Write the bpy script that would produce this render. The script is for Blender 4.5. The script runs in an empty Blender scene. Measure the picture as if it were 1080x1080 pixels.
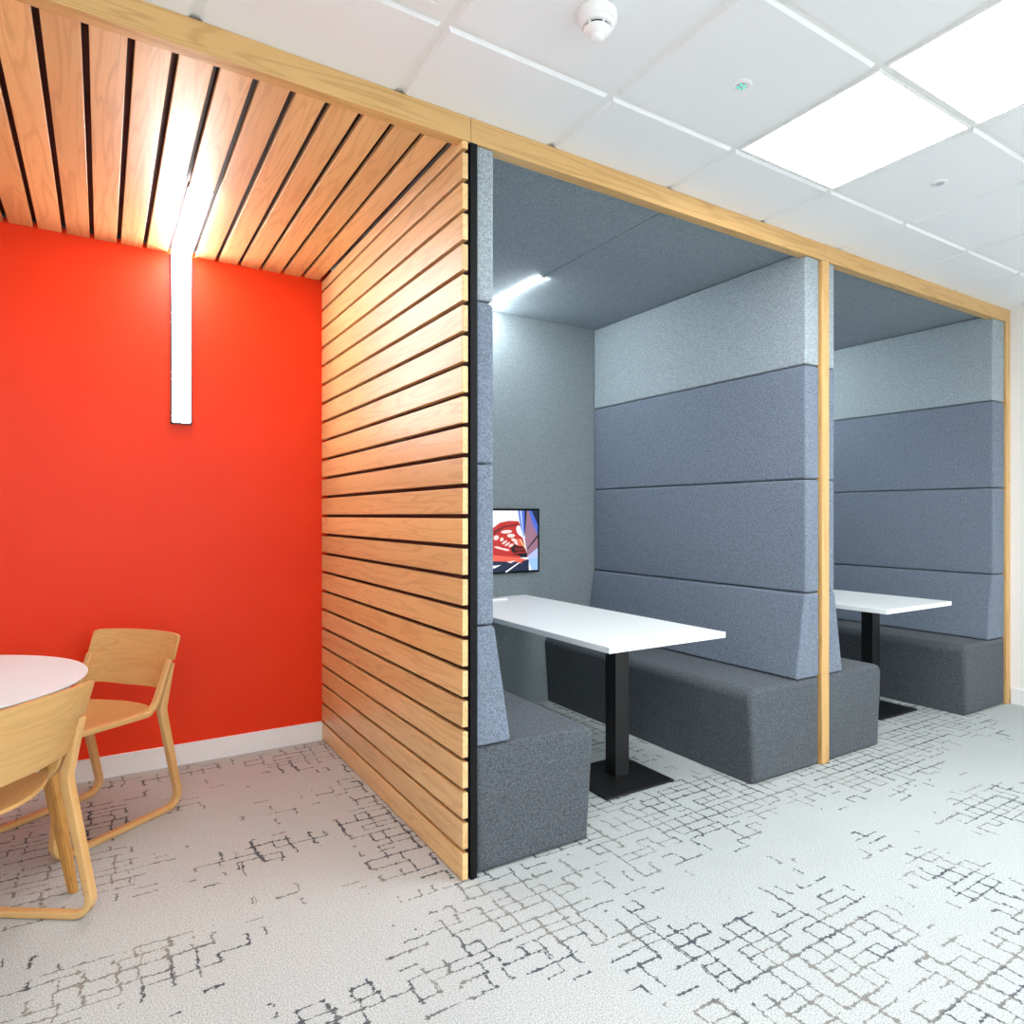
import bpy, bmesh, math, random
from mathutils import Vector, Matrix
random.seed(7)
SC = bpy.context.scene
COL = SC.collection
PI = math.pi

# ------------------------------------------------------------------ camera, world, exposure
cam_d = bpy.data.cameras.new('camera')
cam_d.sensor_width = 36.0
cam_d.lens = 728.6 / 1080 * 36
cam_d.shift_x = -66 / 1080
cam_d.shift_y = 3.7 / 1080
cam_d.clip_start = 0.05
cam = bpy.data.objects.new('camera', cam_d)
COL.objects.link(cam)
cam.location = (-1.085, -2.227, 1.290)
cam.rotation_euler = (PI / 2, 0, -math.radians(34.4))
SC.camera = cam

world = bpy.data.worlds.new('world')
SC.world = world
world.use_nodes = True
world.node_tree.nodes['Background'].inputs[0].default_value = (0.88, 0.96, 1.0, 1)
world.node_tree.nodes['Background'].inputs[1].default_value = 2.7

SC.view_settings.view_transform = 'Standard'
SC.view_settings.look = 'None'
SC.view_settings.gamma = 1
SC.view_settings.use_curve_mapping = False
SC.view_settings.exposure = 0.35
E_PANEL = 16.5      # ceiling light panels
E_STRIP = 40.0      # alcove light strip
E_BOOTH = 120.0      # booth light strips
try:
    SC.cycles.use_denoising = True
    SC.cycles.max_bounces = 10
    SC.cycles.diffuse_bounces = 6
except Exception:
    pass

# ------------------------------------------------------------------ node helpers
class NT:
    def __init__(s, name):
        s.m = bpy.data.materials.new(name)
        s.m.use_nodes = True
        s.t = s.m.node_tree
        s.b = s.t.nodes['Principled BSDF']
    def n(s, typ, **kw):
        nd = s.t.nodes.new(typ)
        for k, v in kw.items():
            setattr(nd, k, v)
        return nd
    def l(s, a, b):
        s.t.links.new(a, b)
    def put(s, sock, v):
        if isinstance(v, bpy.types.NodeSocket):
            s.l(v, sock)
        elif isinstance(v, (int, float)):
            sock.default_value = v
        else:
            sock.default_value = tuple(v)
    def math(s, op, a, b=None, c=None, clamp=False):
        nd = s.n('ShaderNodeMath', operation=op, use_clamp=clamp)
        for i, v in enumerate((a, b, c)):
            if v is not None:
                s.put(nd.inputs[i], v)
        return nd.outputs[0]
    def vmath(s, op, a, b=None):
        nd = s.n('ShaderNodeVectorMath', operation=op)
        s.put(nd.inputs[0], a)
        if b is not None:
            s.put(nd.inputs[1], b)
        return nd.outputs[1] if op in ('LENGTH', 'DISTANCE') else nd.outputs[0]
    def noise(s, vec, scale, detail=3, rough=0.55, col=False, dist=0.0):
        nd = s.n('ShaderNodeTexNoise')
        s.l(vec, nd.inputs['Vector'])
        nd.inputs['Scale'].default_value = scale
        nd.inputs['Detail'].default_value = detail
        nd.inputs['Roughness'].default_value = rough
        nd.inputs['Distortion'].default_value = dist
        return nd.outputs['Color' if col else 'Fac']
    def white(s, vec):
        nd = s.n('ShaderNodeTexWhiteNoise', noise_dimensions='3D')
        s.l(vec, nd.inputs['Vector'])
        return nd.outputs['Value']
    def xyz(s, x, y, z):
        nd = s.n('ShaderNodeCombineXYZ')
        for i, v in enumerate((x, y, z)):
            s.put(nd.inputs[i], v)
        return nd.outputs[0]
    def ramp(s, fac, stops, interp='LINEAR'):
        nd = s.n('ShaderNodeValToRGB')
        nd.color_ramp.interpolation = interp
        el = nd.color_ramp.elements
        while len(el) < len(stops):
            el.new(0.5)
        for e, (p, c) in zip(el, stops):
            e.position = p
            e.color = (c, c, c, 1) if isinstance(c, (int, float)) else (*c, 1)
        s.l(fac, nd.inputs[0])
        return nd.outputs[0]
    def mix(s, f, a, b, blend='MIX'):
        nd = s.n('ShaderNodeMix', data_type='RGBA', blend_type=blend)
        s.put(nd.inputs[0], f)
        for sock, v in ((nd.inputs[6], a), (nd.inputs[7], b)):
            if isinstance(v, bpy.types.NodeSocket):
                s.l(v, sock)
            else:
                sock.default_value = (*v, 1)
        return nd.outputs[2]
    def sstep(s, v, lo, hi):
        nd = s.n('ShaderNodeMapRange', interpolation_type='SMOOTHSTEP')
        s.put(nd.inputs[0], v)
        nd.inputs[1].default_value = lo
        nd.inputs[2].default_value = hi
        return nd.outputs[0]
    def bump(s, h, strength, dist=0.001):
        nd = s.n('ShaderNodeBump')
        nd.inputs['Strength'].default_value = strength
        nd.inputs['Distance'].default_value = dist
        s.l(h, nd.inputs['Height'])
        s.l(nd.outputs[0], s.b.inputs['Normal'])
    def obj_co(s):
        return s.n('ShaderNodeTexCoord').outputs['Object']
    def rough(s, v):
        s.put(s.b.inputs['Roughness'], v)
    def color(s, v):
        if isinstance(v, bpy.types.NodeSocket):
            s.l(v, s.b.inputs['Base Color'])
        else:
            s.b.inputs['Base Color'].default_value = (*v, 1)


def rgb(r, g, b):
    def f(c):
        c /= 255.0
        return c / 12.92 if c <= 0.04045 else ((c + 0.055) / 1.055) ** 2.4
    return (f(r), f(g), f(b))


def plain(name, col, rough=0.5, metal=0.0, spec=0.5, nz=0.0):
    t = NT(name)
    if nz:
        co = t.obj_co()
        f = t.noise(co, nz, 2)
        t.color(t.mix(f, tuple(c * 0.95 for c in col), tuple(min(1, c * 1.05) for c in col)))
    else:
        t.color(col)
    t.rough(rough)
    t.b.inputs['Metallic'].default_value = metal
    t.b.inputs['Specular IOR Level'].default_value = spec
    return t.m


def emit(name, col, strength):
    t = NT(name)
    t.color((0, 0, 0))
    t.b.inputs['Emission Color'].default_value = (*col, 1)
    t.b.inputs['Emission Strength'].default_value = strength
    return t.m


def wood(name, dark, mid, light, axis='Y', rough=0.34, coat=0.0, islands=True, scale=1.0, spec=0.5, ring=0.42):
    """oak grain stretched along one axis of the object's own space"""
    t = NT(name)
    co = t.obj_co()
    if islands:
        g = t.n('ShaderNodeNewGeometry').outputs['Random Per Island']
        rnd = t.white(t.xyz(g, 3.7, 1.1))
        off = t.vmath('SCALE', t.xyz(g, rnd, g))
        off.node.inputs[3].default_value = 37.0
        co = t.vmath('ADD', co, off)
    st = {'X': (0.07, 1, 1), 'Y': (1, 0.07, 1), 'Z': (1, 1, 0.07)}[axis]
    st = tuple(v * scale for v in st)
    v1 = t.vmath('MULTIPLY', co, st)
    warp = t.noise(v1, 9, 2, col=True)
    v2 = t.vmath('ADD', v1, t.vmath('MULTIPLY', warp, (0.10, 0.10, 0.10)))
    rings_n = t.noise(v2, 11, 2, 0.5)
    rings = t.math('FRACT', t.math('MULTIPLY', rings_n, 9.0))
    rings = t.math('ABSOLUTE', t.math('SUBTRACT', rings, 0.5))
    rings = t.math('MULTIPLY', rings, 2.0)
    pores = t.noise(t.vmath('MULTIPLY', co, tuple(1 if q == 1 * scale else 0.035 for q in st)), 330, 2, 0.6)
    big = t.noise(v1, 4, 2)
    c = t.mix(t.sstep(big, 0.3, 0.7), mid, light)
    c = t.mix(t.math('MULTIPLY', t.sstep(rings, 0.45, 1.0), ring), c, dark)
    c = t.mix(t.math('MULTIPLY', t.sstep(pores, 0.5, 0.75), 0.30), c, dark)
    if islands:
        k = t.math('ADD', t.math('MULTIPLY', rnd, 0.22), 0.89)
        c = t.mix(1.0, c, t.xyz(k, k, k), 'MULTIPLY')
    t.color(c)
    t.rough(t.math('ADD', t.math('MULTIPLY', pores, 0.12), rough - 0.06))
    t.b.inputs['Coat Weight'].default_value = coat
    t.b.inputs['Coat Roughness'].default_value = 0.42
    t.b.inputs['Specular IOR Level'].default_value = spec
    t.bump(t.math('ADD', pores, t.math('MULTIPLY', rings, 0.3)), 0.12, 0.0006)
    return t.m


def felt(name, a, b, scale=560, lowc=0.06):
    """wool felt: fine light and dark fibre speckle"""
    t = NT(name)
    co = t.obj_co()
    n1 = t.noise(co, scale, 3, 0.8)
    n2 = t.noise(co, scale * 0.36, 2, 0.7)
    n3 = t.noise(co, 115, 2, 0.7)
    n = t.math('ADD', t.math('ADD', t.math('MULTIPLY', n1, 0.34), t.math('MULTIPLY', n2, 0.42)), t.math('MULTIPLY', n3, 0.24))
    c = t.mix(t.sstep(n, 0.34, 0.66), a, b)
    t.color(c)
    t.rough(0.95)
    t.b.inputs['Specular IOR Level'].default_value = 0.2
    t.b.inputs['Sheen Weight'].default_value = 0.08
    t.b.inputs['Sheen Roughness'].default_value = 0.5
    t.bump(n1, 0.35, 0.0015)
    return t.m


# ------------------------------------------------------------------ carpet
def carpet():
    t = NT('patterned_carpet')
    co = t.obj_co()
    pile = t.noise(co, 240, 4, 0.8)
    speck = t.noise(co, 95, 3, 0.8)
    cloud = t.noise(co, 3.0, 3, 0.6)
    c = t.mix(t.sstep(pile, 0.36, 0.60), rgb(140, 145, 145), rgb(208, 213, 212))
    c = t.mix(t.math('MULTIPLY', t.sstep(speck, 0.58, 0.74), 0.5), c, rgb(132, 136, 137))
    c = t.mix(t.math('MULTIPLY', t.sstep(cloud, 0.45, 0.7), 0.16), c, rgb(168, 171, 170))
    # wobbling grid of broken yarn lines
    w1 = t.noise(co, 16, 3, 0.6, col=True)
    w2 = t.noise(co, 60, 2, 0.6, col=True)
    wob = t.vmath('ADD', t.vmath('MULTIPLY', t.vmath('SUBTRACT', w1, (.5, .5, .5)), (0.018, 0.018, 0)),
                  t.vmath('MULTIPLY', t.vmath('SUBTRACT', w2, (.5, .5, .5)), (0.016, 0.016, 0)))
    p = t.vmath('ADD', co, wob)
    sep = t.n('ShaderNodeSeparateXYZ')
    t.l(p, sep.inputs[0])
    X, Y = sep.outputs[0], sep.outputs[1]
    jx = t.math('MULTIPLY', t.math('SUBTRACT', t.white(t.xyz(t.math('FLOOR', t.math('DIVIDE', Y, 0.054)), 9.1, t.math('FLOOR', t.math('DIVIDE', X, 0.33)))), 0.5), 0.016)
    X = t.math('ADD', X, jx)
    X = t.math('ADD', X, t.math('MULTIPLY', t.math('SINE', t.math('MULTIPLY', X, 37.0)), 0.009))
    Y = t.math('ADD', Y, t.math('MULTIPLY', t.math('SINE', t.math('MULTIPLY', Y, 31.0)), 0.010))
    sep0 = t.n('ShaderNodeSeparateXYZ')
    t.l(co, sep0.inputs[0])
    ax, ay = 0.066, 0.054
    # density patches, where the photograph's carpet carries its grid
    patches = [(0.0, -.30, .34, .34), (.02, .6, .30, .75), (.62, -.95, .42, .30), (.28, -.62, .2, .2), (1.2, .02, .75, .26),
               (2.1, -.10, .7, .30), (1.45, -1.0, .20, .26), (.85, -.1, .38, .25), (-.18, 1.70, .30, .22),
               (-1.3, 1.35, .45, .32), (-1.2, .85, .28, .22), (-.52, .64, .26, .12), (-1.1, .10, .42, .16),
               (-.42, -.42, .36, .12), (1.3, 1.3, .3, .7), (.98, -1.32, .35, .2), (2.75, -.02, .7, .22),
               (-.9, 1.75, .5, .10), (.5, .3, .5, .4), (-1.9, .2, .6, .5), (2.2, -.75, .35, .16), (3.3, .6, .6, .8)]
    dens = None
    for (px, py, rx, ry) in patches:
        d = t.vmath('LENGTH', t.vmath('MULTIPLY', t.vmath('SUBTRACT', co, (px, py, 0)), (1 / rx, 1 / ry, 0)))
        g = t.math('SUBTRACT', 1.25, d, clamp=True)
        dens = g if dens is None else t.math('MAXIMUM', dens, g)
    dn = t.noise(co, 2.6, 2, 0.6)
    dens = t.math('ADD', t.math('MULTIPLY', dens, 1.05), t.math('MULTIPLY', t.math('SUBTRACT', dn, 0.47), 1.3))
    dens = t.math('MINIMUM', t.math('ADD', dens, -0.03), 0.82)
    def lines(U, V, au, av, seed, wmin):
        u = t.math('DIVIDE', U, au)
        v = t.math('DIVIDE', V, av)
        ru = t.math('ROUND', u)
        fv = t.math('FLOOR', v)
        d = t.math('MULTIPLY', t.math('ABSOLUTE', t.math('SUBTRACT', u, ru)), au)     # metres from the line
        pres = t.white(t.xyz(ru, fv, seed))
        on = t.math('LESS_THAN', pres, dens)
        wn = t.noise(co, 70, 2, 0.7)
        wid = t.math('MULTIPLY', t.sstep(wn, 0.35, 0.75), 0.0058)
        wid = t.math('ADD', wid, wmin)
        # yarn swells where two lines meet
        fr = t.math('ABSOLUTE', t.math('SUBTRACT', v, t.math('ROUND', v)))
        wid = t.math('ADD', wid, t.math('MULTIPLY', t.math('SUBTRACT', 0.14, fr, clamp=True), 0.034))
        m = t.math('SUBTRACT', 1.0, t.sstep(t.math('SUBTRACT', d, wid), -0.0012, 0.0016))
        return t.math('MULTIPLY', m, on)
    m1 = lines(X, Y, ax, ay, 1.3, 0.0012)
    m2 = lines(Y, X, ay, ax, 7.9, 0.0008)
    m = t.math('MAXIMUM', m1, m2)
    tone = t.noise(co, 2.2, 2, 0.5)
    tone2 = t.white(t.xyz(t.math('FLOOR', t.math('DIVIDE', X, ax * 2)), t.math('FLOOR', t.math('DIVIDE', Y, ay * 2)), 4.4))
    tsel = t.sstep(t.math('ADD', tone, t.math('MULTIPLY', tone2, 0.10)), 0.50, 0.62)
    yarn = t.mix(tsel, rgb(62, 67, 77), rgb(128, 125, 119))
    c = t.mix(t.math('MULTIPLY', m, 0.92), c, yarn)
    t.color(c)
    t.rough(0.97)
    t.b.inputs['Specular IOR Level'].default_value = 0.1
    t.bump(pile, 0.6, 0.004)
    return t.m


M = {}
M['carpet'] = carpet()
M['white_wall'] = plain('white_wall_paint', rgb(238, 238, 236), 0.6, nz=60)
M['white_gloss'] = plain('white_gloss_paint', rgb(236, 238, 240), 0.3)
M['tile'] = plain('ceiling_tile_white', rgb(240, 241, 242), 0.55, nz=300)
M['grid'] = plain('ceiling_grid_white', rgb(238, 238, 236), 0.5)
M['slot'] = plain('ceiling_slot_shadow', rgb(60, 60, 60), 0.7)
M['oak_slat_y'] = wood('oak_slats_along_y', rgb(190, 144, 86), rgb(224, 182, 120), rgb(234, 196, 138), 'Y', 0.42, coat=0.7)
M['oak_trim_x'] = wood('oak_trim_along_x', rgb(172, 126, 66), rgb(202, 158, 96), rgb(212, 172, 114), 'X', 0.42, islands=False)
M['oak_trim_z'] = wood('oak_trim_along_z', rgb(176, 130, 70), rgb(206, 162, 100), rgb(216, 176, 118), 'Z', 0.42, islands=False)
M['oak_chair'] = wood('oak_chair_ply', rgb(172, 126, 66), rgb(208, 166, 104), rgb(218, 178, 118), 'X', 0.38, islands=False, scale=1.0, ring=0.22)
M['oak_chair_f'] = wood('oak_chair_frame', rgb(176, 128, 68), rgb(208, 164, 104), rgb(218, 178, 120), 'Y', 0.38, islands=False, ring=0.08)
M['oak_leg'] = wood('oak_table_leg', rgb(150, 104, 48), rgb(186, 136, 70), rgb(198, 148, 82), 'Z', 0.42, islands=False)
M['maroon'] = plain('dark_backing_board', rgb(36, 15, 14), 0.6)  # black board with the red wall's reflected light mixed into its colour
M['black_trim'] = plain('black_edge_trim', rgb(13, 14, 17), 0.6, spec=0.2)
M['black_metal'] = plain('black_powder_coat', rgb(24, 24, 25), 0.42, nz=200)
M['black_gloss'] = plain('black_gloss_plastic', rgb(12, 12, 13), 0.2)
M['laminate'] = plain('white_laminate', rgb(240, 243, 243), 0.35)
M['laminate_warm'] = plain('white_round_laminate', rgb(214, 226, 234), 0.5)
M['plastic'] = plain('white_plastic', rgb(240, 240, 240), 0.35)
M['grey_lens'] = plain('grey_lens', rgb(186, 192, 198), 0.3)
M['dark_slot'] = plain('dark_slot', rgb(40, 34, 36), 0.6)
M['alu'] = plain('grey_light_trim', rgb(92, 96, 100), 0.4, 0.4)
M['green_led'] = emit('green_led', (0.1, 0.9, 0.6), 1.2)
M['panel_light'] = emit('light_panel_glow', (0.97, 0.985, 1.0), E_PANEL)
M['strip_light'] = emit('light_strip_glow', (1.0, 0.98, 0.96), E_STRIP)
M['booth_light'] = emit('booth_strip_glow', (0.90, 0.97, 1.0), E_BOOTH)
M['felt_wall'] = felt('felt_grey_green', rgb(92, 101, 105), rgb(160, 170, 174))
M['felt_ceiling'] = felt('felt_ceiling_grey', rgb(90, 101, 108), rgb(156, 168, 176))
M['felt_light'] = felt('felt_pale_grey', rgb(108, 120, 126), rgb(180, 191, 196))
M['felt_blue'] = felt('felt_blue_grey', rgb(80, 90, 104), rgb(136, 147, 163))
M['felt_dark'] = felt('felt_charcoal', rgb(42, 46, 51), rgb(106, 112, 118))

_g = NT('window_glass')  # glass of the windows added out of view for fill light
_tr = _g.n('ShaderNodeBsdfTransparent')
_tr.inputs[0].default_value = (0.97, 0.98, 0.98, 1)
_gl = _g.n('ShaderNodeBsdfGlossy')
_gl.inputs['Roughness'].default_value = 0.02
_mx = _g.n('ShaderNodeMixShader')
_mx.inputs[0].default_value = 0.06
_g.l(_tr.outputs[0], _mx.inputs[1])
_g.l(_gl.outputs[0], _mx.inputs[2])
_g.l(_mx.outputs[0], _g.t.nodes['Material Output'].inputs[0])
M['pane'] = _g.m

red = NT('red_wall_paint')
_co = red.obj_co()
red.color(red.mix(red.noise(_co, 2.5, 2), rgb(226, 52, 12), rgb(232, 58, 17)))
red.rough(0.42)
red.b.inputs['Specular IOR Level'].default_value = 0.25
M['red'] = red.m

# ------------------------------------------------------------------ mesh helpers
def finish(name, bm, mat, parent=None, smooth=True):
    me = bpy.data.meshes.new(name)
    bmesh.ops.recalc_face_normals(bm, faces=bm.faces)
    bm.to_mesh(me)
    bm.free()
    mats = mat if isinstance(mat, (list, tuple)) else [mat]
    for m in mats:
        me.materials.append(m)
    o = bpy.data.objects.new(name, me)
    COL.objects.link(o)
    if parent:
        o.parent = parent
    if smooth:
        for p in me.polygons:
            p.use_smooth = True
        md = o.modifiers.new('wn', 'WEIGHTED_NORMAL')
        md.keep_sharp = True
        me.set_sharp_from_angle(angle=math.radians(50))
    return o


def box(bm, x0, x1, y0, y1, z0, z1, r=0.0, seg=2, mi=0):
    b2 = bmesh.new()
    vs = [b2.verts.new(p) for p in ((x0, y0, z0), (x1, y0, z0), (x1, y1, z0), (x0, y1, z0), (x0, y0, z1), (x1, y0, z1), (x1, y1, z1), (x0, y1, z1))]
    for f in ((0, 3, 2, 1), (4, 5, 6, 7), (0, 1, 5, 4), (1, 2, 6, 5), (2, 3, 7, 6), (3, 0, 4, 7)):
        b2.faces.new([vs[i] for i in f])
    if r > 0:
        bmesh.ops.bevel(b2, geom=b2.edges[:], offset=r, segments=seg, profile=0.5, affect='EDGES')
    merge(bm, b2, mi)


def merge(bm, b2, mi=0, mtx=None):
    if mtx:
        bmesh.ops.transform(b2, matrix=mtx, verts=b2.verts)
    mp = {v: bm.verts.new(v.co) for v in b2.verts}
    for f in b2.faces:
        try:
            nf = bm.faces.new([mp[v] for v in f.verts])
            nf.material_index = mi
        except ValueError:
            pass
    b2.free()


def prism_y(bm, prof, y0, y1, r=0.0, seg=3, mi=0, caps=False):
    """profile of (x, z) points extruded along Y, all edges rounded"""
    b2 = bmesh.new()
    a = [b2.verts.new((x, y0, z)) for x, z in prof]
    b = [b2.verts.new((x, y1, z)) for x, z in prof]
    n = len(prof)
    b2.faces.new(a)
    b2.faces.new(b[::-1])
    for i in range(n):
        b2.faces.new((a[i], b[i], b[(i + 1) % n], a[(i + 1) % n]))
    bmesh.ops.recalc_face_normals(b2, faces=b2.faces)
    if r > 0:
        es = [e for e in b2.edges if not caps or (abs(e.verts[0].co.y - e.verts[1].co.y) < 1e-6 and abs(e.verts[0].co.y - y0) < 1e-6)]
        bmesh.ops.bevel(b2, geom=es, offset=r, segments=seg, profile=0.5, affect='EDGES')
    merge(bm, b2, mi)


def lathe(bm, prof, c=(0, 0, 0), n=48, mi=0):
    rings = []
    for r, z in prof:
        if r < 1e-6:
            rings.append([bm.verts.new((c[0], c[1], c[2] + z))])
        else:
            rings.append([bm.verts.new((c[0] + r * math.cos(2 * PI * i / n), c[1] + r * math.sin(2 * PI * i / n), c[2] + z)) for i in range(n)])
    for A, B in zip(rings, rings[1:]):
        for i in range(n):
            j = (i + 1) % n
            if len(A) == 1 and len(B) == 1:
                continue
            if len(A) == 1:
                f = bm.faces.new((A[0], B[i], B[j]))
            elif len(B) == 1:
                f = bm.faces.new((A[i], B[0], A[j]))
            else:
                f = bm.faces.new((A[i], B[i], B[j], A[j]))
            f.material_index = mi


def round_path(pts, rad, seg=8):
    """2D polyline with filleted corners; rad: one radius per inner corner"""
    out = [Vector(pts[0])]
    for k in range(1, len(pts) - 1):
        p, a, b = Vector(pts[k]), Vector(pts[k - 1]), Vector(pts[k + 1])
        r = rad[k - 1]
        d1, d2 = (a - p).normalized(), (b - p).normalized()
        ang = d1.angle(d2)
        if r <= 0 or ang > PI - 0.02:
            out.append(p)
            continue
        tl = r / math.tan(ang / 2)
        s, e = p + d1 * tl, p + d2 * tl
        cdir = (d1 + d2).normalized()
        cc = p + cdir * (r / math.sin(ang / 2))
        v0, v1 = s - cc, e - cc
        a0 = math.atan2(v0.y, v0.x)
        a1 = math.atan2(v1.y, v1.x)
        da = (a1 - a0 + PI) % (2 * PI) - PI
        for i in range(seg + 1):
            t = a0 + da * i / seg
            out.append(cc + Vector((math.cos(t), math.sin(t))) * r)
    out.append(Vector(pts[-1]))
    return out


def ribbon(bm, path, x0, x1, th, bev=0.004):
    """a band of thickness th (number or per-point list) following a path of (y, z), from x0 to x1"""
    b2 = bmesh.new()
    n = len(path)
    L, R = [], []
    for i, p in enumerate(path):
        d = (path[min(i + 1, n - 1)] - path[max(i - 1, 0)]).normalized()
        nn = Vector((-d.y, d.x))
        h = (th[i] if isinstance(th, list) else th) / 2
        a, b = p + nn * h, p - nn * h
        L.append((b2.verts.new((x0, a.x, a.y)), b2.verts.new((x1, a.x, a.y))))
        R.append((b2.verts.new((x0, b.x, b.y)), b2.verts.new((x1, b.x, b.y))))
    for i in range(n - 1):
        b2.faces.new((L[i][0], L[i][1], L[i + 1][1], L[i + 1][0]))
        b2.faces.new((R[i][0], R[i + 1][0], R[i + 1][1], R[i][1]))
        b2.faces.new((L[i][0], L[i + 1][0], R[i + 1][0], R[i][0]))
        b2.faces.new((L[i][1], R[i][1], R[i + 1][1], L[i + 1][1]))
    b2.faces.new((L[0][0], R[0][0], R[0][1], L[0][1]))
    b2.faces.new((L[-1][0], L[-1][1], R[-1][1], R[-1][0]))
    bmesh.ops.recalc_face_normals(b2, faces=b2.faces)
    if bev:
        es = [e for e in b2.edges if len(e.link_faces) == 2 and e.calc_face_angle(0) > 0.9]
        bmesh.ops.bevel(b2, geom=es, offset=bev, segments=2, profile=0.5, affect='EDGES')
    merge(bm, b2)


def thing(name, label, cat, loc=(0, 0, 0), rz=0, group=None):
    o = bpy.data.objects.new(name, None)
    o.empty_display_size = 0.1
    COL.objects.link(o)
    o.location = loc
    o.rotation_euler = (0, 0, rz)
    o['label'] = label
    o['category'] = cat
    if group:
        o['group'] = group
    return o


def tag(o, label, cat, group=None):
    o['label'] = label
    o['category'] = cat
    if group:
        o['group'] = group
    return o


def struct(o):
    o['kind'] = 'structure'
    return o


def dup(root, loc=None, label=None, rz=None):
    r = root.copy()
    COL.objects.link(r)
    if loc is not None:
        r.location = loc
    if rz is not None:
        r.rotation_euler = (0, 0, rz)
    if label:
        r['label'] = label
    for ch in list(root.children):
        c = ch.copy()
        COL.objects.link(c)
        c.parent = r
        for g in list(ch.children):
            d = g.copy()
            COL.objects.link(d)
            d.parent = c
    return r


# ------------------------------------------------------------------ the room
XL, XR = -3.30, 4.072        # left wall, right wall
YB = -4.60                   # wall behind the camera
Y_RED, Y_FELT = 1.88, 1.845  # red back wall, felt back wall of the booths
ZC = 2.70                    # office ceiling
ZW = 2.640                   # timber and booth ceiling
BX = 2.03                    # one booth to the next

def simple(name, x0, x1, y0, y1, z0, z1, mat, r=0.0):
    bm = bmesh.new()
    box(bm, x0, x1, y0, y1, z0, z1, r)
    return finish(name, bm, mat, smooth=r > 0)

struct(simple('floor', XL, XR, YB, Y_RED + 0.12, -0.05, 0.0, M['carpet']))
struct(simple('wall_red', XL, 0.0175, Y_RED, Y_RED + 0.1, 0, 2.76, M['red']))
struct(simple('wall_left', XL - 0.1, XL, YB, Y_RED, 0, 2.76, M['white_wall']))
struct(simple('wall_right', XR, XR + 0.1, YB, Y_RED + 0.1, 0, 2.76, M['white_wall']))
bm = bmesh.new()
FILL_WINS = [(-2.9, -0.75), (-0.55, 1.6), (1.8, 3.8)]  # unseen windows, added behind the camera to let in fill light
WZ0, WZ1 = 0.85, 2.45
box(bm, XL, XR, YB - 0.1, YB, 0, WZ0)
box(bm, XL, XR, YB - 0.1, YB, WZ1, 2.76)
_e = [XL] + [v for w_ in FILL_WINS for v in w_] + [XR]
for a, b in zip(_e[0::2], _e[1::2]):
    box(bm, a, b, YB - 0.1, YB, WZ0, WZ1)
struct(finish('wall_rear', bm, M['white_wall'], smooth=False))
for i, (a, b) in enumerate(FILL_WINS):
    bm = bmesh.new()
    f = 0.04
    for x0_, x1_, z0_, z1_ in ((a, b, WZ0, WZ0 + f), (a, b, WZ1 - f, WZ1), (a, a + f, WZ0 + f, WZ1 - f), (b - f, b, WZ0 + f, WZ1 - f), ((a + b) / 2 - f / 2, (a + b) / 2 + f / 2, WZ0 + f, WZ1 - f)):
        box(bm, x0_, x1_, YB - 0.08, YB - 0.03, z0_, z1_)
    wf = struct(finish('window_%d' % (i + 1), bm, M['white_gloss'], smooth=False))
    bm = bmesh.new()
    box(bm, a + f, b - f, YB - 0.058, YB - 0.052, WZ0 + f, WZ1 - f)
    finish('window_pane', bm, M['pane'], wf, smooth=False)
struct(simple('wall_felt', 0.018, XR, Y_FELT, Y_FELT + 0.1, 0, ZW + 0.04, M['felt_wall']))
struct(simple('wall_divider', 1.985, 2.053, 0.052, Y_FELT, 0, ZW, M['felt_wall']))

def skirting(name, a, b, th=0.014, h=0.108, axis='X', pos=0, side=-1):
    bm = bmesh.new()
    if axis == 'X':
        box(bm, a, b, min(pos, pos + side * th), max(pos, pos + side * th), 0, h, 0.003)
    else:
        box(bm, min(pos, pos + side * th), max(pos, pos + side * th), a, b, 0, h, 0.003)
    return struct(finish(name, bm, M['white_gloss']))
skirting('baseboard_red_wall', XL, -0.038, axis='X', pos=Y_RED)
skirting('baseboard_right', YB, -0.006, axis='Y', pos=XR)
skirting('baseboard_left', YB, Y_RED - 0.015, axis='Y', pos=XL, side=1)

# office ceiling: bevelled metal tiles in a recessed grid, one mesh
LIGHTS = [(1, 0), (1, 1), (1, 4), (1, 5), (-4, 3), (-4, 4), (4, 3), (4, 4), (-1, 6), (-1, 3)]  # only the leading pair is in view; the rest are added for fill light
DIFFUSER = [(-2, 0)]
gx0, gy0, S = 0.335, -0.38, 0.6
bm = bmesh.new()
box(bm, XL, XR, YB, Y_RED + 0.1, ZC + 0.012, ZC + 0.05, mi=1)
def ceiling_tile(bm, x0, x1, y0, y1):
    g, ch, dz = 0.012, 0.007, 0.010
    a = [(x0 + g, y0 + g), (x1 - g, y0 + g), (x1 - g, y1 - g), (x0 + g, y1 - g)]
    b = [(x0 + g + ch, y0 + g + ch), (x1 - g - ch, y0 + g + ch), (x1 - g - ch, y1 - g - ch), (x0 + g + ch, y1 - g - ch)]
    top = [bm.verts.new((x, y, ZC + dz + 0.002)) for x, y in a]
    low = [bm.verts.new((x, y, ZC)) for x, y in b]
    bm.faces.new(low)
    for i in range(4):
        bm.faces.new((top[i], top[(i + 1) % 4], low[(i + 1) % 4], low[i]))
for u in range(-7, 7):
    for v in range(-1, 8):
        x0, x1 = gx0 + S * u, gx0 + S * (u + 1)
        y1, y0 = gy0 - S * v, gy0 - S * (v + 1)
        if (u, v) in LIGHTS or (u, v) in DIFFUSER:
            continue
        x0, x1, y0, y1 = max(x0, XL - .02), min(x1, XR + .02), max(y0, YB - .02), min(y1, 0.02)
        if x1 - x0 < 0.06 or y1 - y0 < 0.06:
            continue
        ceiling_tile(bm, x0, x1, y0, y1)
struct(finish('ceiling', bm, [M['tile'], M['grid']], smooth=False))

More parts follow.
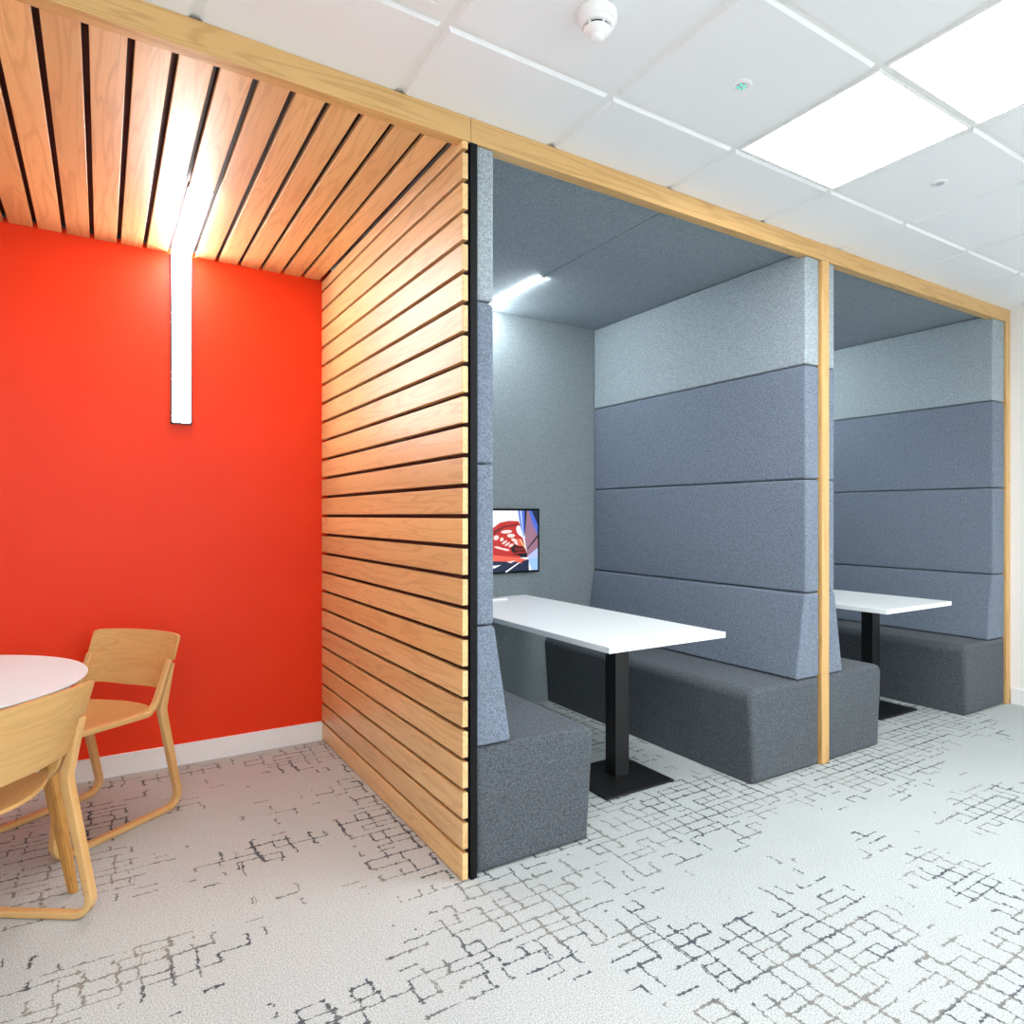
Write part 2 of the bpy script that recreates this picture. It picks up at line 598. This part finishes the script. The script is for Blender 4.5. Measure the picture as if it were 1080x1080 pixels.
# light panels
def light_panel(u, v, label):
    x0, y1 = gx0 + S * u, gy0 - S * v
    cx, cy = x0 + S / 2, y1 - S / 2
    t = thing('ceiling_light_panel', label, 'ceiling light', (cx, cy, ZC), group='ceiling light panels')
    bm = bmesh.new()
    h, w = 0.288, 0.281
    for s in (-1, 1):
        box(bm, -h, h, min(s * h, s * w), max(s * h, s * w), -0.001, 0.0119, 0.001)
        box(bm, min(s * h, s * w), max(s * h, s * w), -w, w, -0.001, 0.0119, 0.001)
    finish('frame', bm, M['grid'], t)
    bm = bmesh.new()
    box(bm, -w, w, -w, w, 0.002, 0.008)
    finish('diffuser', bm, M['panel_light'], t, smooth=False)
    return t
for i, (u, v) in enumerate(LIGHTS):
    lab = {0: 'square white light panel in the tiled ceiling, farther from the corner of the picture and fully in view',
           1: 'square white light panel cut off by the upper right corner of the picture'}.get(i, 'square white light panel in the tiled ceiling outside the picture')
    light_panel(u, v, lab)

# air diffuser
u, v = DIFFUSER[0]
t = thing('air_diffuser', 'square white air diffuser set in the tiled ceiling above the timber beam', 'air vent', (gx0 + S * u + S / 2, gy0 - S * v - S / 2, ZC))
bm = bmesh.new()
def pyramid_ring(bm, h0, z0, h1, z1):
    a = [bm.verts.new((sx * h0, sy * h0, z0)) for sx, sy in ((-1, -1), (1, -1), (1, 1), (-1, 1))]
    b = [bm.verts.new((sx * h1, sy * h1, z1)) for sx, sy in ((-1, -1), (1, -1), (1, 1), (-1, 1))]
    for i in range(4):
        bm.faces.new((a[i], a[(i + 1) % 4], b[(i + 1) % 4], b[i]))
pyramid_ring(bm, 0.287, 0.010, 0.283, -0.002)
pyramid_ring(bm, 0.283, -0.002, 0.235, -0.004)
pyramid_ring(bm, 0.235, -0.004, 0.235, 0.0)
finish('frame', bm, M['plastic'], t, smooth=False)
bm = bmesh.new()
for k in range(4):
    h0 = 0.235 - k * 0.052
    pyramid_ring(bm, h0, 0.0 - 0.002, h0 - 0.045, 0.009)
box(bm, -0.235, 0.235, -0.235, 0.235, 0.009, 0.011)
finish('louvre', bm, M['plastic'], t, smooth=False)

# alcove timber ceiling: planks along Y with dark gaps
P_GAP, P_PITCH = -0.147, 0.1085
timber = thing('slatted_timber_ceiling', 'ceiling of wide oak planks with dark gaps over the red-walled alcove', 'timber ceiling', (-1.6, 0.9, ZW))
def off_x(o, dx, dy, dz):
    for v in o.data.vertices:
        v.co.x -= dx; v.co.y -= dy; v.co.z -= dz
    return o
bm = bmesh.new()
STRIP_K = 5
for k in range(-1, 29):
    xr_ = P_GAP - P_PITCH * k - 0.009
    xl_ = P_GAP - P_PITCH * (k + 1) + 0.009
    if k == -1:
        xr_ = -0.052
    if xl_ < XL:
        break
    if k == STRIP_K:     # the light strip takes this plank's place towards the red wall
        box(bm, xl_, xr_, 0.052, 1.000, ZW, ZW + 0.020, 0.0022)
    else:
        box(bm, xl_, xr_, 0.052, Y_RED - 0.0005, ZW, ZW + 0.020, 0.0022)
off_x(finish('planks', bm, M['oak_slat_y'], timber), -1.6, 0.9, ZW)
bm = bmesh.new()
box(bm, XL, -0.02, 0.052, Y_RED, ZW + 0.035, ZW + 0.055)
off_x(finish('backing_board', bm, M['maroon'], timber, smooth=False), -1.6, 0.9, ZW)
bm = bmesh.new()
for yy in (1.868,):
    box(bm, XL, -0.04, yy - 0.008, yy + 0.008, ZW + 0.021, ZW + 0.034)
off_x(finish('metal_rail', bm, M['alu'], timber, smooth=False), -1.6, 0.9, ZW)

# booth ceilings
for i in range(2):
    x0 = 0.018 + BX * i if i == 0 else 2.053
    x1 = 1.985 if i == 0 else XR
    bm = bmesh.new()
    mid = 0.972 + BX * i
    box(bm, x0, mid - 0.0015, 0.052, Y_FELT, ZW, ZW + 0.04, 0.0015, 1)
    box(bm, mid + 0.0015, x1, 0.052, Y_FELT, ZW, ZW + 0.04, 0.0015, 1)
    o = finish('ceiling_booth', bm, M['felt_ceiling'])
    struct(o)

# oak frame: header beam over everything, two posts to the floor
frame = thing('oak_portal_frame', 'slim oak beam along the ceiling with two square posts in front of the booths', 'timber frame', (2.0, 0, 0))
def beam(x0, x1):
    bm = bmesh.new()
    box(bm, x0 - 2.0, x1 - 2.0, 0.0, 0.051, 2.613, 2.700, 0.002)
    return finish('header_beam', bm, M['oak_trim_x'], frame)
beam(XL, -0.006); beam(-0.005, 2.02); beam(2.021, XR - 0.001)
for px in (2.020, 4.040):
    bm = bmesh.new()
    box(bm, px - 0.029 - 2.0, px + 0.031 - 2.0, -0.002, 0.046, 0.0, 2.613, 0.004)
    finish('post', bm, M['oak_trim_z'], frame)

# slat-clad partition between alcove and booths
part = thing('slatted_timber_partition', 'partition clad in horizontal oak boards with a black front edge, between red alcove and grey booths', 'partition', (0, 0.9, 0))
bm = bmesh.new()
zz = [(0.004, 0.097)]
for k in range(23):
    top = 0.097 + 0.1075 * (k + 1)
    zz.append((top - 0.0915, top))
zz.append((2.585, 2.636))
for a, b in zz:
    lim = Y_RED - 0.0005
    if a > 2.5:
        box(bm, -0.038, -0.016, 0.052 - 0.9, lim - 0.9, a, b, 0.0025)
        box(bm, -0.038, -0.016, 0.002 - 0.9, 0.0515 - 0.9, a, 2.612, 0.0015)
    else:
        box(bm, -0.038, -0.016, 0.0 - 0.9, lim - 0.9, a, b, 0.0025)
finish('cladding', bm, M['oak_slat_y'], part)
bm = bmesh.new()
box(bm, -0.010, 0.017, 0.016 - 0.9, Y_FELT - 0.9, 0, 2.612)
finish('backing_board', bm, M['maroon'], part, smooth=False)
bm = bmesh.new()
box(bm, -0.008, 0.019, -0.002 - 0.9, 0.016 - 0.9, 0.0, 0.458, 0.0015)
box(bm, -0.008, 0.019, -0.002 - 0.9, 0.016 - 0.9, 0.460, 2.612, 0.0015)
finish('edge_trim', bm, M['black_trim'], part)
bm = bmesh.new()
for zc in (0.0,):
    box(bm, -0.0155, -0.0105, 0.018 - 0.9, Y_FELT - 0.9, 0.0, 2.612)
finish('batten', bm, M['maroon'], part, smooth=False)

# ------------------------------------------------------------------ lights of alcove and booths
t = thing('light_strip', 'bright white light strip running along the plank ceiling and down the red wall', 'light strip', (-0.745, Y_RED, ZW))
w = 0.0465
def lbox(bm, x0, x1, y0, y1, z0, z1, r=0):
    box(bm, x0, x1, y0 - Y_RED, y1 - Y_RED, z0 - ZW, z1 - ZW, r)
bm = bmesh.new()
zl, yn = 1.762, 1.004
for s in (-1, 1):
    a, b = sorted((s * (w + 0.001), s * (w - 0.006)))
    lbox(bm, a, b, yn, Y_RED - 0.026, ZW - 0.001, ZW + 0.02)
    lbox(bm, a, b, Y_RED - 0.025, Y_RED, zl, ZW - 0.006)
lbox(bm, -w, w, Y_RED - 0.025, Y_RED, zl, zl + 0.008)
lbox(bm, -w, w, yn, yn + 0.004, ZW - 0.001, ZW + 0.02)
finish('trim', bm, M['alu'], t, smooth=False)
bm = bmesh.new()
lbox(bm, -w + 0.006, w - 0.006, yn + 0.003, Y_RED - 0.001, ZW - 0.014, ZW + 0.015, 0.003)
lbox(bm, -w + 0.006, w - 0.006, Y_RED - 0.024, Y_RED - 0.001, zl + 0.008, ZW - 0.014, 0.003)
finish('diffuser', bm, M['strip_light'], t, smooth=False)

def booth_strip(i, label):
    t = thing('booth_light_strip', label, 'light strip', (0.972 + BX * i, Y_FELT, ZW), group='booth light strips')
    bm = bmesh.new()
    box(bm, -0.014, 0.014, 1.10 - Y_FELT, -0.001, -0.010, 0.0, 0.002)
    box(bm, -0.014, 0.014, -0.0105, -0.0005, -0.30, -0.010, 0.002)  # unseen leg down the felt wall, added to light it
    finish('diffuser', bm, M['booth_light'], t)
    bm = bmesh.new()
    box(bm, -0.014, 0.014, 1.088 - Y_FELT, 1.099 - Y_FELT, -0.011, 0.0, 0.001)
    finish('end_cap', bm, M['plastic'], t)
booth_strip(0, 'thin bright light strip on the felt ceiling of the booth with the screen')
booth_strip(1, 'thin light strip on the felt ceiling of the far booth, hidden by the divider')

# ------------------------------------------------------------------ booth seating
SEAMS = [0.458, 0.893, 1.476, 2.062, ZW - 0.004]
def bench(x_wall, side, label, th=0.085, fw=0.535, y0=0.006):
    """high-back bench; side=+1 faces +X (its back at x_wall on the left)"""
    t = thing('high_back_bench', label, 'booth bench', (x_wall, 0.92, 0), group='felt benches lining the booths')
    Yc = 0.92
    sx = side
    y1 = Y_FELT - 0.003
    bm = bmesh.new()
    prof = [(0.002, 0.003), (fw - 0.030, 0.003), (fw, 0.455), (0.002, 0.455)]
    prof = [(0.002, 0.003), (fw - 0.030, 0.003)]
    rr = 0.052
    for q in range(9):
        a_ = PI / 2 * q / 8
        prof.append((fw - rr - 0.002 + rr * math.cos(a_), 0.455 - rr + rr * math.sin(a_)))
    prof.append((0.002, 0.455))
    prism_y(bm, [(sx * x, z) for x, z in prof], y0 - Yc, y1 - Yc, 0.026, 4, caps=True)
    finish('seat', bm, M['felt_dark'], t)
    bm = bmesh.new()
    prof = [(0.002, 0.459), (th + 0.072, 0.459), (th + 0.004, 0.890), (0.002, 0.890)]
    prism_y(bm, [(sx * x, z) for x, z in prof], y0 + 0.004 - Yc, y1 - Yc, 0.012, 3)
    finish('backrest', bm, M['felt_blue'], t)
    for k in range(1, 4):
        a, b = SEAMS[k] + 0.002, SEAMS[k + 1] - 0.002
        bm = bmesh.new()
        xx = sorted((sx * 0.002, sx * th))
        if k == 3:      # notched to pass under and behind the oak beam
            b2 = bmesh.new()
            pts = [(y0 + 0.004 - Yc, a), (y1 - Yc, a), (y1 - Yc, b), (0.054 - Yc, b), (0.054 - Yc, 2.611), (y0 + 0.004 - Yc, 2.611)]
            A_ = [b2.verts.new((xx[0], y, z)) for y, z in pts]
            B_ = [b2.verts.new((xx[1], y, z)) for y, z in pts]
            b2.faces.new(A_); b2.faces.new(B_[::-1])
            for q in range(6):
                b2.faces.new((A_[q], B_[q], B_[(q + 1) % 6], A_[(q + 1) % 6]))
            bmesh.ops.recalc_face_normals(b2, faces=b2.faces)
            bmesh.ops.bevel(b2, geom=[e for e in b2.edges if max(v.co.z for v in e.verts) < 2.6 or (abs(e.verts[0].co.z - e.verts[1].co.z) > 0.3)], offset=0.012, segments=3, profile=0.5, affect='EDGES')
            merge(bm, b2)
        else:
            box(bm, xx[0], xx[1], y0 + 0.004 - Yc, y1 - Yc, a, b, 0.012, 3)
        o = finish('back_panel', bm, M['felt_light'] if k == 3 else M['felt_blue'], t)
        if k == 3:
            o['label'] = 'pale grey felt back panel'
    return t
bench(0.018, 1, 'grey felt bench with high padded back against the slatted partition', th=0.074, fw=0.525)
bench(1.985, -1, 'grey felt bench behind the screen booth table, left of the middle oak post', th=0.112, fw=0.535)
bench(2.053, 1, 'grey felt bench just right of the middle oak post, mostly hidden behind it', th=0.060, fw=0.493)
bench(4.011, -1, 'grey felt bench with high padded back beside the far oak post and white wall', th=0.165, fw=0.55)

# ------------------------------------------------------------------ booth tables
def booth_table(x0, x1, px, bx, label):
    cx = (x0 + x1) / 2
    t = thing('booth_table', label, 'table', (cx, 0.48, 0), group='white booth tables')
    H = 0.752
    bm = bmesh.new()
    box(bm, x0 - cx, x1 - cx, 0.012 - 0.48, Y_FELT - 0.004 - 0.48, H - 0.026, H, 0.0015, 1)
    finish('tabletop', bm, M['laminate'], t)
    bm = bmesh.new()
    hh = 0.042
    box(bm, px - cx - hh, px - cx + hh, -0.035, 0.049, 0.010, H - 0.034, 0.002)
    box(bm, px - cx - 0.15, px - cx + 0.15, -0.15, 0.16, H - 0.034, H - 0.0265, 0.001)
    finish('pedestal', bm, M['black_metal'], t)
    bm = bmesh.new()
    box(bm, bx - cx - 0.205, bx - cx + 0.205, -0.215, 0.195, 0.0, 0.010, 0.002)
    finish('base_plate', bm, M['black_metal'], t)
    # wall-side bracket leg
    bm = bmesh.new()
    box(bm, -0.20, 0.20, Y_FELT - 0.040 - 0.48, Y_FELT - 0.003 - 0.48, H - 0.066, H - 0.0265, 0.002)
    finish('wall_bracket', bm, M['black_metal'], t)
    return t
booth_table(0.62, 1.295, 1.030, 1.003, 'white rectangular table on black square pedestal in the booth with the screen')
booth_table(2.60, 3.315, 3.19, 3.17, 'white rectangular table on black pedestal in the far booth beyond the middle post')

# socket box on the first table
t = thing('table_power_box', 'small white power box lying at the back of the table below the screen', 'power socket', (0.91, 1.68, 0.752))
bm = bmesh.new()
box(bm, -0.14, 0.14, -0.035, 0.035, 0.0, 0.012, 0.003)
finish('housing', bm, M['plastic'], t)
bm = bmesh.new()
box(bm, -0.11, 0.11, -0.02, 0.02, 0.012, 0.0135)
finish('socket_plate', bm, M['grey_lens'], t, smooth=False)

# ------------------------------------------------------------------ wall screen
TX0, TX1, TZ0, TZ1 = 0.625, 1.385, 0.905, 1.337
TYF = Y_FELT - 0.040
tv = thing('wall_screen', 'flat black-framed screen on the felt wall showing a red and blue abstract picture', 'screen', ((TX0 + TX1) / 2, Y_FELT, TZ0))
def tx(x): return x - (TX0 + TX1) / 2
bm = bmesh.new()
box(bm, tx(TX0), tx(TX1), TYF - Y_FELT, -0.012, 0, TZ1 - TZ0, 0.003)
finish('bezel', bm, M['black_gloss'], tv)
bm = bmesh.new()
box(bm, -0.2, 0.2, -0.012, -0.0005, 0.06, 0.30, 0.001)
finish('wall_mount', bm, M['black_metal'], tv)
PX = {}
def scol(name, r, g, b):
    PX[name] = emit('screen_' + name, rgb(r, g, b), 0.95)
for nm, c in dict(sky=(236, 242, 252), red=(186, 40, 34), dred=(120, 24, 26), coral=(232, 96, 78), pink=(246, 214, 210), blue=(70, 104, 206),
                  navy=(22, 34, 66), mauve=(150, 110, 130), lilac=(176, 190, 230), black=(14, 14, 20), white=(248, 250, 255), teal=(60, 120, 150), tan=(226, 200, 140), pale_blue=(150, 190, 240)).items():
    scol(nm, *c)
names = list(PX)
bm = bmesh.new()
sy = TYF - Y_FELT - 0.0008
depth = [0]
SW, SH = TX1 - TX0 - 0.030, TZ1 - TZ0 - 0.030
def poly(pts, name):
    """pts in screen fractions (0..1 from left, 0..1 from the bottom)"""
    depth[0] += 1
    yy = sy - 0.00004 * depth[0]
    f = bm.faces.new([bm.verts.new((tx(TX0 + 0.015) + a * SW, yy, 0.015 + b * SH)) for a, b in pts])
    f.material_index = names.index(name)
def blob(cx, cy, rx, ry, rot, name, n=14):
    c, s = math.cos(rot), math.sin(rot)
    asp = SH / SW
    poly([(cx + (rx * math.cos(2 * PI * i / n) * c - ry * math.sin(2 * PI * i / n) * s) * asp,
           cy + rx * math.cos(2 * PI * i / n) * s + ry * math.sin(2 * PI * i / n) * c) for i in range(n)], name)
# the part in view is a = 0.55..1 (photo x 521..568 maps to it)
def A(px): return 0.535 + (px - 190) / (605 - 190) * 0.465      # pixel columns of an enlarged crop
def B(py): return 1 - (py - 165) / (722 - 165)
poly([(0, 0), (1, 0), (1, 1), (0, 1)], 'sky')
poly([(0, 0), (A(520), 0), (A(520), B(620)), (0, B(600))], 'navy')
poly([(0, B(520)), (0, B(300)), (A(0), B(380)), (A(190), B(320)), (A(250), B(275)), (A(330), B(258)), (A(420), B(262)), (A(440), B(300)), (A(400), B(330)), (A(425), B(390)), (A(460), B(415)),
      (A(500), B(560)), (A(510), B(600)), (A(350), B(600)), (A(190), B(590)), (0, B(570))], 'red')
poly([(A(190), B(350)), (A(290), B(300)), (A(420), B(285)), (A(420), B(300)), (A(300), B(318)), (A(190), B(390))], 'dred')
blob(A(432), B(350), .055, .09, .5, 'sky')
for (x, y, rx, ry, r) in ((310, 358, .105, .028, .05), (352, 395, .075, .032, 0), (215, 412, .05, .04, .3), (266, 428, .036, .03, .5), (292, 455, .055, .018, .55),
                          (318, 472, .055, .018, .5), (352, 485, .05, .022, .4), (385, 440, .07, .028, -.4), (410, 470, .06, .02, -.2), (240, 505, .09, .018, -.25), (300, 522, .08, .018, -.2),
                          (120, 420, .06, .04, .3), (60, 470, .08, .03, .2), (150, 480, .05, .03, .1)):
    blob(A(x), B(y), rx, ry, r, 'pink')
poly([(A(400), B(425)), (A(432), B(430)), (A(470), B(490)), (A(420), B(490))], 'coral')
poly([(A(345), B(515)), (A(390), B(470)), (A(400), B(490)), (A(470), B(500)), (A(490), B(545)), (A(370), B(555))], 'black')
poly([(A(380), B(505)), (A(470), B(510)), (A(480), B(540)), (A(390), B(540))], 'dred')
poly([(0, B(590)), (A(190), B(570)), (A(430), B(600)), (A(500), B(625)), (A(430), B(640)), (A(190), B(625)), (0, B(640))], 'coral')
poly([(A(345), B(565)), (A(500), B(555)), (A(505), B(600)), (A(440), B(600)), (A(430), B(580))], 'black')
poly([(A(190), B(665)), (A(260), B(662)), (A(200), B(690)), (0, B(700)), (0, B(680))], 'sky')
poly([(A(310), B(635)), (A(400), B(622)), (A(350), B(650))], 'pink')
poly([(A(296), B(725)), (A(430), B(640)), (A(436), B(646)), (A(310), B(732))], 'white')
blob(A(440), B(640), .03, .025, 0, 'coral')
poly([(A(415), 1), (A(480), 1), (A(480), B(330)), (A(470), B(420)), (A(440), B(320))], 'blue')
poly([(A(430), 1), (A(452), 1), (A(468), B(400)), (A(462), B(400))], 'lilac')
poly([(A(478), 1), (A(500), 1), (A(490), B(390)), (A(478), B(400))], 'black')
poly([(A(500), 1), (1, 1), (1, B(520)), (A(505), B(590)), (A(480), B(430))], 'mauve')
poly([(A(520), 1), (1, 1), (1, B(380)), (A(545), B(260))], 'blue')
poly([(A(545), 1), (1, 1), (1, B(300))], 'navy')
poly([(A(530), B(270)), (A(536), B(270)), (1, B(385)), (1, B(395))], 'blue')
poly([(A(505), B(530)), (A(505), B(515)), (1, B(390)), (1, B(415))], 'black')
poly([(A(505), B(590)), (1, B(515)), (1, 0), (A(545), 0)], 'lilac')
poly([(A(515), B(620)), (1, B(600)), (1, 0), (A(545), 0)], 'pale_blue')
poly([(A(425), B(428)), (A(440), B(428)), (A(490), B(515)), (A(480), B(518))], 'tan')
finish('display', bm, [PX[n] for n in names], tv, smooth=False)

# ------------------------------------------------------------------ ceiling fittings
t = thing('smoke_detector', 'round white smoke detector hanging from a ceiling tile near the top edge', 'smoke detector', (0.062, -0.665, ZC))
bm = bmesh.new()
lathe(bm, [(0, 0), (0.052, 0), (0.056, -0.004), (0.056, -0.024), (0.052, -0.030), (0, -0.030)])
finish('base', bm, M['plastic'], t)
bm = bmesh.new()
lathe(bm, [(0, -0.030), (0.049, -0.030), (0.046, -0.040), (0.041, -0.043), (0, -0.043)])
finish('collar', bm, M['plastic'], t)
bm = bmesh.new()
lathe(bm, [(0, -0.043), (0.0355, -0.043), (0.0355, -0.050), (0, -0.050)])
finish('sensing_slot', bm, M['dark_slot'], t)
for k in range(6):
    bm = bmesh.new()
    a = 2 * PI * k / 6 + 0.35
    b2 = bmesh.new()
    box(b2, 0.030, 0.0415, -0.003, 0.003, -0.051, -0.042, 0.0008, 1)
    merge(bm, b2, 0, Matrix.Rotation(a, 4, 'Z'))
    finish('rib', bm, M['plastic'], t)
bm = bmesh.new()
lathe(bm, [(0, -0.050), (0.039, -0.050), (0.038, -0.053), (0.030, -0.060), (0.019, -0.066), (0.018, -0.072), (0.013, -0.077), (0, -0.0785)])
finish('cap', bm, M['plastic'], t)

t = thing('emergency_light', 'small round ceiling fitting with a green indicator, beside the full light panel', 'emergency light', (0.645, -0.668, ZC))
bm = bmesh.new()
lathe(bm, [(0, -0.0003), (0.034, -0.0003), (0.034, -0.003), (0.026, -0.006), (0.019, -0.003), (0, -0.003)])
finish('bezel', bm, M['plastic'], t)
bm = bmesh.new()
lathe(bm, [(0, -0.0031), (0.017, -0.0031), (0.017, -0.0045), (0.006, -0.0065), (0, -0.0068)], n=24)
finish('lens', bm, M['grey_lens'], t)
bm = bmesh.new()
for k in range(5):
    a = 2 * PI * k / 5
    lathe(bm, [(0, -0.0045), (0.0036, -0.0048), (0.003, -0.0078), (0, -0.008)], c=(0.011 * math.cos(a), 0.011 * math.sin(a), 0), n=10)
finish('indicator', bm, M['green_led'], t)

t = thing('ceiling_sensor', 'small round white sensor with grey centre in the ceiling, nearest the far wall', 'sensor', (1.845, -0.685, ZC))
bm = bmesh.new()
lathe(bm, [(0, -0.0003), (0.034, -0.0003), (0.034, -0.003), (0.024, -0.006), (0.018, -0.004), (0, -0.004)])
finish('bezel', bm, M['plastic'], t)
bm = bmesh.new()
lathe(bm, [(0, -0.0041), (0.018, -0.0041), (0.017, -0.006), (0, -0.007)], n=24)
finish('lens', bm, M['grey_lens'], t)

# ------------------------------------------------------------------ round table
RC = (-1.724, 0.79)
RT = thing('round_table', 'round white table on splayed oak legs in front of the red wall', 'table', (RC[0], RC[1], 0))
bm = bmesh.new()
lathe(bm, [(0, 0.716), (0.575, 0.716), (0.598, 0.733), (0.600, 0.737), (0.598, 0.740), (0, 0.740)], n=128)
finish('tabletop', bm, M['laminate_warm'], RT)
foot0, top0 = Vector((0.560, -0.100, 0)), Vector((0.44, 0.03, 0.70))
for k in range(4):
    bm = bmesh.new()
    rot = Matrix.Rotation(k * PI / 2, 4, 'Z')
    f, tp = foot0, top0
    b2 = bmesh.new()
    rings = []
    for s in (0, 0.33, 0.66, 1.0):
        c = f.lerp(tp, s)
        hw = 0.013 + 0.021 * s
        hd = 0.012 + 0.010 * s
        # blade turned to follow the lean
        d = Vector((-0.67, 0.74, 0)).normalized()
        e = Vector((-d.y, d.x, 0))
        rings.append([b2.verts.new(c + d * (sx * hw) + e * (sy * hd)) for sx, sy in ((-1, -1), (1, -1), (1, 1), (-1, 1))])
    for A_, B_ in zip(rings, rings[1:]):
        for i in range(4):
            b2.faces.new((A_[i], A_[(i + 1) % 4], B_[(i + 1) % 4], B_[i]))
    b2.faces.new(rings[0][::-1]); b2.faces.new(rings[-1])
    bmesh.ops.recalc_face_normals(b2, faces=b2.faces)
    bmesh.ops.bevel(b2, geom=[e_ for e_ in b2.edges if e_.calc_face_angle(0) > 0.9], offset=0.004, segments=2, affect='EDGES')
    merge(bm, b2, 0, rot)
    finish('leg', bm, M['oak_leg'], RT)
bm = bmesh.new()
for a in (0, PI / 2):
    b2 = bmesh.new()
    box(b2, -0.48, 0.48, -0.025, 0.025, 0.690, 0.7155, 0.002)
    merge(bm, b2, 0, Matrix.Rotation(a, 4, 'Z'))
finish('under_frame', bm, M['oak_leg'], RT)

# ------------------------------------------------------------------ oak chairs
def make_chair(label, loc, rz):
    """own space: +Y forward, rear floor corner of the runners at y=0, width 0.50"""
    t = thing('oak_chair', label, 'chair', loc, rz, group='oak sled-base chairs at the round table')
    W, tw = 0.250, 0.030
    # rear member + runner + front leg, one looped frame a side
    outer = round_path([(0.046, 0.645), (0.098, 0.455), (0.004, 0.0125), (0.555, 0.0125), (0.520, 0.428)], [0.10, 0.055, 0.05, 0.0], 10)
    thO = []
    for p in outer:
        thO.append(0.023 if p.y < 0.05 else 0.023 + 0.010 * min(1, p.y / 0.35))
    thO[0] = 0.010
    inner = round_path([(0.040, 0.660), (0.118, 0.448), (0.515, 0.452)], [0.085, 0], 12)
    thI = [0.022] * len(inner)
    thI[0] = 0.014
    # the inner band lies in front of the outer one
    sh = 0.020
    inner = [Vector((p.x + sh * (1 if p.y > 0.46 else max(0.0, (p.y - 0.445) / 0.015)), p.y)) for p in inner]
    for s in (-1, 1):
        bm = bmesh.new()
        xa, xb = sorted((s * (W - tw), s * W))
        ribbon(bm, outer, xa, xb, thO, 0.005)
        finish('sled_leg', bm, M['oak_chair_f'], t)
        bm = bmesh.new()
        ribbon(bm, inner, xa, xb, thI, 0.005)
        finish('seat_rail', bm, M['oak_chair_f'], t)
    # seat: thin ply shell between the rails, dipping in the middle, rounded rear edge
    bm = bmesh.new()
    nx, ny = 20, 16
    grid = {}
    for lay in (0, 1):
        for i in range(nx + 1):
            for j in range(ny + 1):
                u = i / nx * 2 - 1
                v = j / ny
                yr = 0.150 - 0.085 * (1 - abs(u) ** 2.0)
                y = yr + (0.530 - yr) * v
                z = 0.4605 - 0.026 * (1 - u * u) * (0.45 + 0.55 * math.sin(PI * min(1, v * 1.05))) - 0.004 * v
                z += 0.012 * max(0, 0.25 - v) / 0.25
                grid[lay, i, j] = bm.verts.new((u * (W - tw + 0.012), y, z - 0.012 * lay))
    for i in range(nx):
        for j in range(ny):
            bm.faces.new([grid[0, a, b] for a, b in ((i, j), (i + 1, j), (i + 1, j + 1), (i, j + 1))])
            bm.faces.new([grid[1, a, b] for a, b in ((i, j), (i, j + 1), (i + 1, j + 1), (i + 1, j))])
    for i in range(nx):
        bm.faces.new((grid[0, i, 0], grid[1, i, 0], grid[1, i + 1, 0], grid[0, i + 1, 0]))
        bm.faces.new((grid[0, i, ny], grid[0, i + 1, ny], grid[1, i + 1, ny], grid[1, i, ny]))
    for j in range(ny):
        bm.faces.new((grid[0, 0, j], grid[0, 0, j + 1], grid[1, 0, j + 1], grid[1, 0, j]))
        bm.faces.new((grid[0, nx, j], grid[1, nx, j], grid[1, nx, j + 1], grid[0, nx, j + 1]))
    finish('seat', bm, M['oak_chair'], t)
    # backrest: bent ply, outer ends in line with the frames, middle pushed back
    bm = bmesh.new()
    nx, nz = 30, 28
    g = {}
    for lay in (0, 1):
        for i in range(nx + 1):
            u = i / nx * 2 - 1
            for j in range(nz + 1):
                v = j / nz
                zb = 0.545 - 0.012 * abs(u) ** 6 - 0.010 * (1 - u * u)
                zt = 0.768 - 0.006 * u * u - 0.007 * max(0, (abs(u) - 0.93) / 0.07) ** 2
                z = zb + (zt - zb) * v
                lean = 0.030 + (0.700 - z) * 0.30
                bow = -0.040 * (1 - abs(u) ** 2.4) - 0.006 * abs(u)
                th = 0.0
                y = lean + bow + 0.008 + (0.014 if lay else 0.0) * 1
                k_ = min(1, max(0, (z - 0.644) / 0.016))
                hw = W - tw + 0.002 + (tw - 0.001) * k_ * k_ * (3 - 2 * k_)
                g[lay, i, j] = bm.verts.new((u * hw, y, z))
    for i in range(nx):
        for j in range(nz):
            bm.faces.new([g[1, a, b] for a, b in ((i, j), (i + 1, j), (i + 1, j + 1), (i, j + 1))])
            bm.faces.new([g[0, a, b] for a, b in ((i, j), (i, j + 1), (i + 1, j + 1), (i + 1, j))])
        bm.faces.new((g[0, i, 0], g[0, i + 1, 0], g[1, i + 1, 0], g[1, i, 0]))
        bm.faces.new((g[0, i, nz], g[1, i, nz], g[1, i + 1, nz], g[0, i + 1, nz]))
    for j in range(nz):
        bm.faces.new((g[0, 0, j], g[1, 0, j], g[1, 0, j + 1], g[0, 0, j + 1]))
        bm.faces.new((g[0, nx, j], g[0, nx, j + 1], g[1, nx, j + 1], g[1, nx, j]))
    finish('backrest', bm, M['oak_chair'], t)
    return t

def chair_pose(corner, fwd, side):
    """rear floor corner on one side (side=+1: the chair's own right) and facing direction -> location, rotation"""
    f = Vector((fwd[0], fwd[1])).normalized()
    r = Vector((f.y, -f.x))
    c = Vector(corner) - r * 0.25 * side
    return (c.x, c.y, 0), math.atan2(-f.x, f.y)
l1, r1 = chair_pose((-0.785, 1.292), (-.79, -.61), -1)
chair = make_chair('pale oak chair facing the round table with its back to the red wall', l1, r1)
l2, r2 = chair_pose((-1.091, 0.474), (-.8, .6), 1)
dup(chair, l2, 'pale oak chair seen from behind at the near side of the round table', r2)
